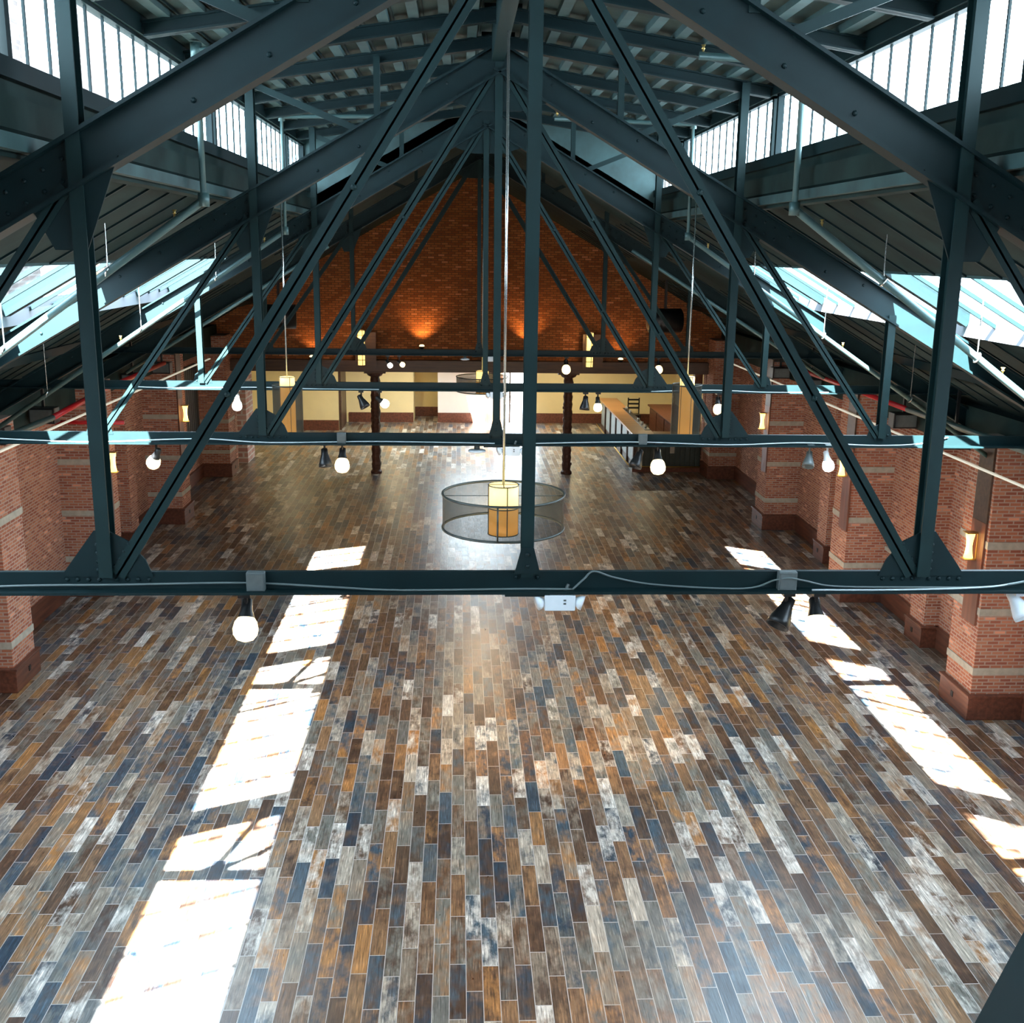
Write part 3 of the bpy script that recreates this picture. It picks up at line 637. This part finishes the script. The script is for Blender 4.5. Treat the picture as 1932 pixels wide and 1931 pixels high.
# cables along the chords
def cable(name, pts, r, m, label):
    P = []
    for i in range(len(pts)-1):
        p0, p1, p2, p3 = [Vector(pts[max(0, min(len(pts)-1, j))]) for j in (i-1, i, i+1, i+2)]
        for q in range(6):
            u = q/6; P.append(.5*((2*p1)+(p2-p0)*u+(2*p0-5*p1+4*p2-p3)*u*u+(3*p1-p0-3*p2+p3)*u**3))
    P.append(Vector(pts[-1])); tag(MB().tube(P, r, 6).build(name, m, None, True), label, 'cable')
zf = ZC-.047
cable('electric_cable', [(-3.4, -.08, zf), (-2.9, -.05, zf+.02), (-2.3, -.03, zf+.02), (-1.6, -.03, zf+.03), (-1.1, -.05, zf+.01), (-.7, -.08, zf), (0, -.06, zf), (.3, -.07, zf)], .007, CABLE, 'grey cable clipped along the left half of the nearest chord')
cable('electric_cable', [(.29, -.08, zf), (.36, -.06, zf+.06), (.42, -.04, zf+.1), (.55, -.04, zf+.06), (.8, -.05, zf+.02), (1.3, -.06, zf), (1.48, -.06, zf+.05), (1.56, -.08, zf+.07), (1.66, -.07, zf+.05), (1.85, -.05, zf+.01), (2.3, -.04, zf), (2.8, -.06, zf+.01), (3.1, -.05, zf+.06)], .006, CABLE, 'grey cable looping from the emergency light along the nearest chord')
cable('electric_cable', [(1.7, -.09, zf), (2.2, -.09, zf-.0), (2.7, -.08, zf+.01), (2.95, -.05, zf+.03), (3.3, -.03, zf+.1)], .006, CABLEW, 'pale cable over the right end of the nearest chord')
cable('electric_cable', [(-5.2, Y2-.08, zf+.02), (-4.6, Y2-.07, zf-.01), (-4, Y2-.09, zf-.02), (-3, Y2-.05, zf+.01), (-2.3, Y2-.08, zf-.02), (-1.2, Y2-.05, zf-.01), (0, Y2-.07, zf-.02)], .007, CABLEW, 'pale cable along the left half of the second chord')
cable('electric_cable', [(.3, Y2-.08, zf-.02), (1.4, Y2-.06, zf), (2.4, Y2-.09, zf-.02), (3.2, Y2-.06, zf), (4.0, Y2-.09, zf-.02), (4.5, Y2-.05, zf), (4.75, Y2-.03, zf+.06)], .007, CABLEW, 'pale cable along the right half of the second chord')
cable('electric_cable', [(-5, Y3-.08, zf-.03), (-4.4, Y3-.05, zf-.05), (-3.2, Y3-.08, zf-.03), (-2.4, Y3-.05, zf-.05), (-1.5, Y3-.07, zf-.05)], .008, CABLEW, 'pale cable on the left end of the third chord')
cable('electric_cable', [(2.4, Y3-.08, zf-.05), (3.3, Y3-.05, zf-.03), (4.1, Y3-.08, zf-.05), (5.0, Y3-.06, zf-.05)], .008, CABLEW, 'pale cable on the right end of the third chord')

# ------------------------------------------------------------------ wall sconces on long boards
def sconce(sx, y, z, label, zb=(1.35, 3.95), w=.2):
    t = thing('wall_sconce', label, 'wall lamp', (sx*PX, y, zb[0]), 'amber wall sconces on wooden boards')
    x0 = sx*PX; MB().box(*sorted((x0, x0-sx*.035)), y-w, y+w, zb[0], z+.35).build('back_board', BOARDW, t, bevel=.004)
    MB().box(*sorted((x0, x0-sx*.03)), y-w, y+w, z+.35, zb[1]).build('upper_board', DARKW, t)
    c = (x0-sx*.13, y)
    MB().lathe([(.062, z-.17), (.045, z-.07), (.04, z), (.045, z+.07), (.062, z+.17)], c+(0,), n=20).build('lamp_glass', AMBER, t, True)
    m = MB()
    for q in (z-.19, z+.18): m.box(c[0]-.075, c[0]+.075, y-.075, y+.075, q, q+.012); m.box(*sorted((x0, c[0])), y-.02, y+.02, q, q+.012)
    for a in (-.07, .07): m.box(c[0]-.075+(0 if sx < 0 else .14), c[0]-.065+(0 if sx < 0 else .14), y+a-.005, y+a+.005, z-.19, z+.19)
    m.build('lamp_cage', BRASS, t)
    light_at('POINT', (x0-sx*.3, y, z), 9, (1, .6, .26), t, .08)
sconce(1, 7.98, 2.44, 'amber sconce on the nearest right pilaster')
sconce(1, 13.1, 2.54, 'amber sconce on the second right pilaster')
sconce(1, 18.5, 2.53, 'amber sconce on the third right pilaster, near the bar')
sconce(-1, 13.6, 2.46, 'amber sconce on the left wall, behind the nearest left truss post')
sconce(-1, 19.0, 2.55, 'amber sconce on the left beside the shuttered window')
# gable lanterns
def gable_lantern(x, label):
    t = thing('wall_lantern', label, 'wall lamp', (x, YG-.03, 3.1), 'tall lanterns on the gable')
    y = YG-.3
    MB().box(x-.22, x+.36, YG-.32, YG-.28, 3.05, 4.0).build('back_board', DARKW, t)
    MB().lathe([(.1, 3.1), (.1, 4.06)], (x-.04, y-.13, 0), n=16).build('lamp_shade', SHADEH, t, True)
    m = MB()
    for z in (3.1, 3.25, 3.93, 4.06): m.torus((x-.04, y-.13, z), .102, .008, n=20, m=6)
    for i in range(4): a = i*1.57+.4; m.tube([(x-.04+.104*math.cos(a), y-.13+.104*math.sin(a), z) for z in (3.1, 4.06)], .008, 6)
    m.build('shade_frame', RIMM, t); light_at('POINT', (x-.1, y-.4, 3.9), 14, (1, .5, .16), t, .1)
gable_lantern(-3.03, 'tall amber lantern on the left of the brick gable'); gable_lantern(3.33, 'tall amber lantern on the right of the brick gable')
def uplight(x, z, p, label):
    t = thing('uplight', label, 'wall lamp', (x, YG-.03, z), 'uplights washing the gable')
    MB().box(x-.05, x+.05, YG-.3, YG, z-.05, z-.03).build('arm', BLACK, t)
    MB().lathe([(.04, z-.08), (.085, z-.01), (.09, z)], (x, YG-.25, 0), n=20).build('cup', BLACK, t, True)
    MB().lathe([(.075, z+.0), (.07, z+.03), (.04, z+.05)], (x, YG-.25, 0), n=20).build('bulb', BULB, t, True)
    light_at('SPOT', (x, YG-.28, z+.1), p, (1, .45, .12), t, .06, 110, (x, YG+.12, z+1.5))
uplight(-1.4, 3.62, 75, 'small uplight glowing on the gable left of centre'); uplight(1.56, 3.62, 75, 'small uplight glowing on the gable right of centre')
uplight(-4.45, 3.3, 22, 'low uplight near the left lantern'); uplight(4.2, 3.3, 22, 'low uplight near the right lantern')
# high conduit behind the fascia
tag(MB().tube([(-6.6, YG-.04, 3.47), (6.6, YG-.04, 3.47)], .035, 8).build('conduit_pipe', BLACK, None, True), 'black horizontal conduit across the foot of the gable', 'pipe')

# ------------------------------------------------------------------ columns
def column(x, label, strand):
    t = thing('column', label, 'column', (x, 24.8, 0), 'rough dark columns at the far opening')
    pr = [(.16, 0), (.16, .06), (.125, .1)]
    for i in range(36): pr.append((.118+.02*((i*7) % 3)/2, .12+i*.073))
    pr += [(.12, 2.76), (.2, 2.80), (.24, 2.86)]; MB().lathe(pr, (x, 24.8, 0), n=12).build('shaft', TRUNK, t)
    m = MB()
    for i in range(14): a = i*2.4; z = .25+i*.18; m.box(x+.12*math.cos(a)-.03, x+.12*math.cos(a)+.03, 24.8+.12*math.sin(a)-.03, 24.8+.12*math.sin(a)+.03, z, z+.07)
    m.build('collar', TRUNK, t)
    MB().box(x-.3, x+.3, 24.68, 24.92, 2.86, 2.9).build('cap_plate', DARKW, t)
    if strand: MB().tube([(x+.13+.02*math.sin(i*1.7), 24.66, .2+i*.1) for i in range(27)], .012, 5).build('light_string', CABLEW, t)
column(-2.72, 'rough dark column on the left with a pale string of lights', True); column(2.74, 'rough dark column on the right, beside the bar', False)

# ------------------------------------------------------------------ bar
t = thing('bar_counter', 'L-shaped bar with wooden top and grey panelled front', 'bar', (5.2, 25.1, 0))
MB().box(4.80, 5.3, 25.25, 33.0, 0, 1.04).build('carcass', DARKW, t)
MB().box(4.86, 6.7, 25.12, 25.6, 0, 1.04).build('return_carcass', BEAD, t)
MB().box(4.70, 5.36, 25.05, 33.1, 1.04, 1.10).build('bar_top', BARW, t, bevel=.01); MB().box(5.36, 6.85, 25.05, 25.7, 1.04, 1.10).build('return_top', BARW, t, bevel=.01)
for i in range(6):
    y = 25.3+i*1.28; MB().box(4.775, 4.80, y+.12, y+1.12, .22, .98).build('front_panel', PANEL, t); MB().box(4.74, 4.80, y-.07, y+.07, 0, 1.04).build('stile', DARKW, t)
m = MB()
for i in range(12): m.box(4.95+i*.145, 5.08+i*.145, 25.10, 25.12, .15, 1.0)
m.build('return_boarding', BEAD, t)
MB().box(5.8, 5.93, 25.085, 25.1, .55, .82).build('outlet_plate', STONE, t)
MB().tube([(4.62, 33, .17), (4.62, 25.0, .17), (6.8, 24.98, .17)], .02, 8).build('foot_rail', BRASS, t, True)
MB().box(4.7, 6.7, 25.06, 25.12, 0, .14).build('plinth', BASEW, t)
tag(MB().box(5.18, 5.34, 25.9, 30.5, 1.10, 1.115).build('bar_mat', BLACK), 'long black bar mat along the inner edge of the bar top', 'bar mat')
for i, y in enumerate((26.3, 26.9, 27.6, 29.3, 30.1)):
    tag(MB().lathe([(.028, 1.115), (.036, 1.13), (.036, 1.2), (.03, 1.205)], (5.26, y, 0), n=14).build('drinking_glass', mat('clear_glassware', (.7, .75, .75), .1, .3) if i == 0 else bpy.data.materials['clear_glassware'], None, True), 'small shiny glass on the black bar mat, ' + ('nearest the camera', 'second from the near end', 'middle of five', 'second from the far end', 'farthest of five')[i], 'glass', 'glasses on the bar mat')
t = thing('back_counter', 'brown wooden back counter behind the bar, against the right', 'counter', (6.8, 29, 0))
MB().box(6.45, 7.3, 26.6, 32.4, 0, .92).build('cabinet', DARKW, t); MB().box(6.38, 7.4, 26.5, 32.5, .92, .97).build('worktop', BOARDW, t, bevel=.008)
for i in range(4): MB().box(6.43, 6.45, 26.7+i*1.44, 28.0+i*1.44, .1, .86).build('cabinet_door', BASEW, t)
t = thing('ladder_back_chair', 'dark ladder-back chair standing behind the bar', 'chair', (6.05, 33.4, 0))
MB().box(5.83, 6.27, 33.2, 33.62, .43, .47).build('seat', BLACK, t)
for x in (5.85, 6.25):
    MB().box(x-.02, x+.02, 33.2, 33.24, 0, .43).build('leg', BLACK, t); MB().box(x-.02, x+.02, 33.58, 33.62, 0, 1.05).build('leg', BLACK, t)
for z in (.65, .8, .95): MB().box(5.87, 6.23, 33.59, 33.61, z, z+.06).build('back_slat', BLACK, t)
tag(MB().box(6.62, 6.86, 26.0, 26.24, 0, 3.3).build('timber_post', BOARDW), 'reddish timber post rising behind the right end of the bar', 'post')

# ------------------------------------------------------------------ sprinkler pipes
def pipe(name, pts, r, m, label, heads=(), cat='pipe', clamps=()):
    t = thing(name, label, cat, pts[0]); mm = MB().tube(pts, r, 10)
    for p in pts[1:-1]: mm.lathe([(r*1.35, -r*1.6), (r*1.35, r*1.6)], p, (0, 0, 1), 12)
    mm.build('pipe_run', m, t, True)
    for h in heads:
        MB().lathe([(.009, 0), (.009, .03), (.018, .035), (.008, .045), (.02, .065)], h, (0, 0, 1), 10).build('sprinkler_head', BRASS, t, True)
    for c in clamps:
        MB().torus(c, r*1.3, .008, (1, 0, -.5), 16, 6).tube([c, (c[0], c[1], zroof(c[0])+.0)], .006, 6).build('hanger', CHROME, t)
    return t
def onslope(x, y, a): return (x, y, a)
for y, tagn, m1 in ((3.4, 'nearest', 0), (8.0, 'second', 1)):
    for sx, nm in ((-1, 'left'), (1, 'right')):
        if m1 == 0: st = (sx*2.48, 6.66); en = (sx*6.6, 6.66-.72*(4.12)); stub = 1.6
        else: st = (sx*2.52, 6.48); en = (sx*6.9, 6.48-.665*4.4); stub = .8
        pts = [(sx*stub, y, 7.86), (st[0], y, 7.82), (st[0], y, st[1]), (en[0], y, en[1])]
        f = lambda q: (st[0]+(en[0]-st[0])*q, y, st[1]+(en[1]-st[1])*q)
        pipe('sprinkler_pipe', pts, .034 if m1 == 0 else .03, PIPE, f'{tagn} sloping sprinkler branch pipe under the {nm} roof', [(sx*stub+sx*.03, y, 7.88), f(.06)[:2]+(f(.06)[2]+.03,), f(.48)[:2]+(f(.48)[2]+.03,)], clamps=[f(.2), f(.42), f(.7)])
pipe('sprinkler_pipe', [(-2.5, 12.4, 6.3), (-5.9, 12.4, 4.21)], .03, PIPE, 'far sprinkler branch pipe under the left roof'); pipe('sprinkler_pipe', [(2.5, 12.4, 6.3), (5.9, 12.4, 4.21)], .03, PIPE, 'far sprinkler branch pipe under the right roof')
pipe('red_pipe', [(-6.35, 12.3, 3.05), (-6.35, 12.3, 3.9), (-6.35, 16.5, 3.95)], .045, REDP, 'red fire main running under the left eave')
pipe('red_pipe', [(-6.35, 10.2, 3.79), (-6.35, 12.2, 3.88)], .045, REDP, 'short near length of red fire main, left eave')
pipe('red_pipe', [(-7.3, 12.1, 3.42), (-5.9, 12.1, 3.42)], .035, REDP, 'short level dark red pipe beside the left wall')
pipe('red_pipe', [(6.4, 10.0, 4.02), (6.4, 16.0, 4.05)], .04, REDP, 'red fire main under the right eave')
pipe('eave_conduit', [(6.4, 9.98, 4.02), (6.45, 3, 4.02), (6.45, -4, 4.02)], .045, PIPE, 'bluish conduit continuing from the red pipe, right eave')
pipe('eave_conduit', [(-6.35, 10.18, 3.79), (-6.4, 3, 3.79), (-6.4, -4, 3.79)], .045, PIPE, 'bluish conduit continuing from the red pipe, left eave')
for sx, nm in ((-1, 'left'), (1, 'right')):
    tag(MB().beam((sx*6.66, 6, 3.5), (sx*6.66, 22, 3.5), [(-.012, .012, -.02, .02)], ref=(1, 0, 0)).build('led_strip', LEDM), f'thin pale light strip along the {nm} eave', 'light strip')
def washer(sx, y, label):
    t = thing('wall_washer_light', label, 'floodlight', (sx*6.85, y, 3.6), 'black box lights along the eaves')
    MB().box(*sorted((sx*6.65, sx*7.05)), y-.12, y+.12, 3.55, 3.8).build('housing', BLACK, t, bevel=.01)
    MB().box(*sorted((sx*6.68, sx*7.02)), y-.135, y-.12, 3.58, 3.77).build('front_grille', GREYM, t)
    MB().box(*sorted((sx*6.83, sx*6.87)), y-.02, y+.02, 3.8, zroof(6.85)).build('bracket', BLACK, t)
for sx, nm in ((-1, 'left'), (1, 'right')):
    for i, y in enumerate((9.3, 11.2, 16.0, 18.2)):
        washer(sx, y, f'{["nearest", "second", "third", "farthest"][i]} black box light hung from the {nm} eave')
# ventilation drums
for sx, nm in ((-1, 'left'), (1, 'right')):
    t = thing('duct_drum', f'black round duct drum in the dark corner {nm} of the gable', 'duct', (sx*4.8, 21.5, 4.25))
    MB().lathe([(.2, -.42), (.3, -.4), (.3, .4), (.2, .42)], (sx*4.8, 21.5, 4.6), (1, .15, 0), 24).build('drum', BLACK, t, True)
    MB().box(sx*4.8-.03, sx*4.8+.03, 21.47, 21.53, 4.88, zroof(4.8)).build('bracket', BLACK, t)
# red alarm device on the left wall and coiled hose
t = thing('fire_alarm', 'small red fire alarm on the left brick wall near the camera', 'alarm', (-7.48, 11.25, 1.0))
MB().box(-7.5, -7.42, 11.2, 11.34, 1.12, 1.26).build('strobe', WHITE, t); MB().box(-7.5, -7.43, 11.2, 11.34, .86, 1.0).build('call_point', SIGNR, t); MB().box(-7.5, -7.48, 11.25, 11.29, 1.0, 1.12).build('conduit', GREYM, t)
tag(MB().torus((-7.44, 15.6, 2.55), .2, .012, (1, 0, 0), 30, 6).torus((-7.42, 15.63, 2.52), .19, .012, (1, 0, 0), 30, 6).build('cable_coil', CABLE), 'coiled grey cable hanging on the left brick wall', 'cable')

# ------------------------------------------------------------------ outside, seen through the left clerestory
t = thing('building', 'pale brick building outside the left clerestory windows', 'building', (-16, 24, 0))
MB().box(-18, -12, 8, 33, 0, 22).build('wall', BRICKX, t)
MB().box(-12.02, -11.97, 25.6, 28.9, 0, 22).build('rendered_panel', WHITEP, t)
for y, z in ((27.6, 12.0), (27.6, 9.5), (22, 12), (20, 9.5)):
    f = MB().box(-11.97, -11.9, y-.6, y+.6, z-.7, z+.7).build('window', GREYM, t); MB().box(-11.9, -11.89, y-.5, y+.5, z-.6, z+.6).build('pane', mat('far_pane', (.4, .5, .6), .2) if 'far_pane' not in bpy.data.materials else bpy.data.materials['far_pane'], f)

# unseen downlights, added to brighten the back room
for x, y, p, lb in ((-5.8, 29.5, 60, 'round ceiling downlight at the left of the back room'), (-2.6, 31.5, 130, 'round ceiling downlight before the cream wall recess'), (3.6, 31.5, 130, 'round ceiling downlight right of the bright doorway'), (5.9, 30.0, 70, 'round ceiling downlight above the bar')):
    t = thing('ceiling_downlight', lb, 'ceiling light', (x, y, 3.3), 'back room downlights')
    MB().torus((x, y, 3.285), .1, .015, n=28, m=6).build('trim_ring', WHITE, t, True)
    MB().lathe([(.09, 3.285), (.09, 3.299)], (x, y, 0), n=24).build('diffuser', BULB, t)
    light_at('SPOT', (x, y, 3.25), p*3, (1, .84, .52), t, .1, 165, (x, y, 0))
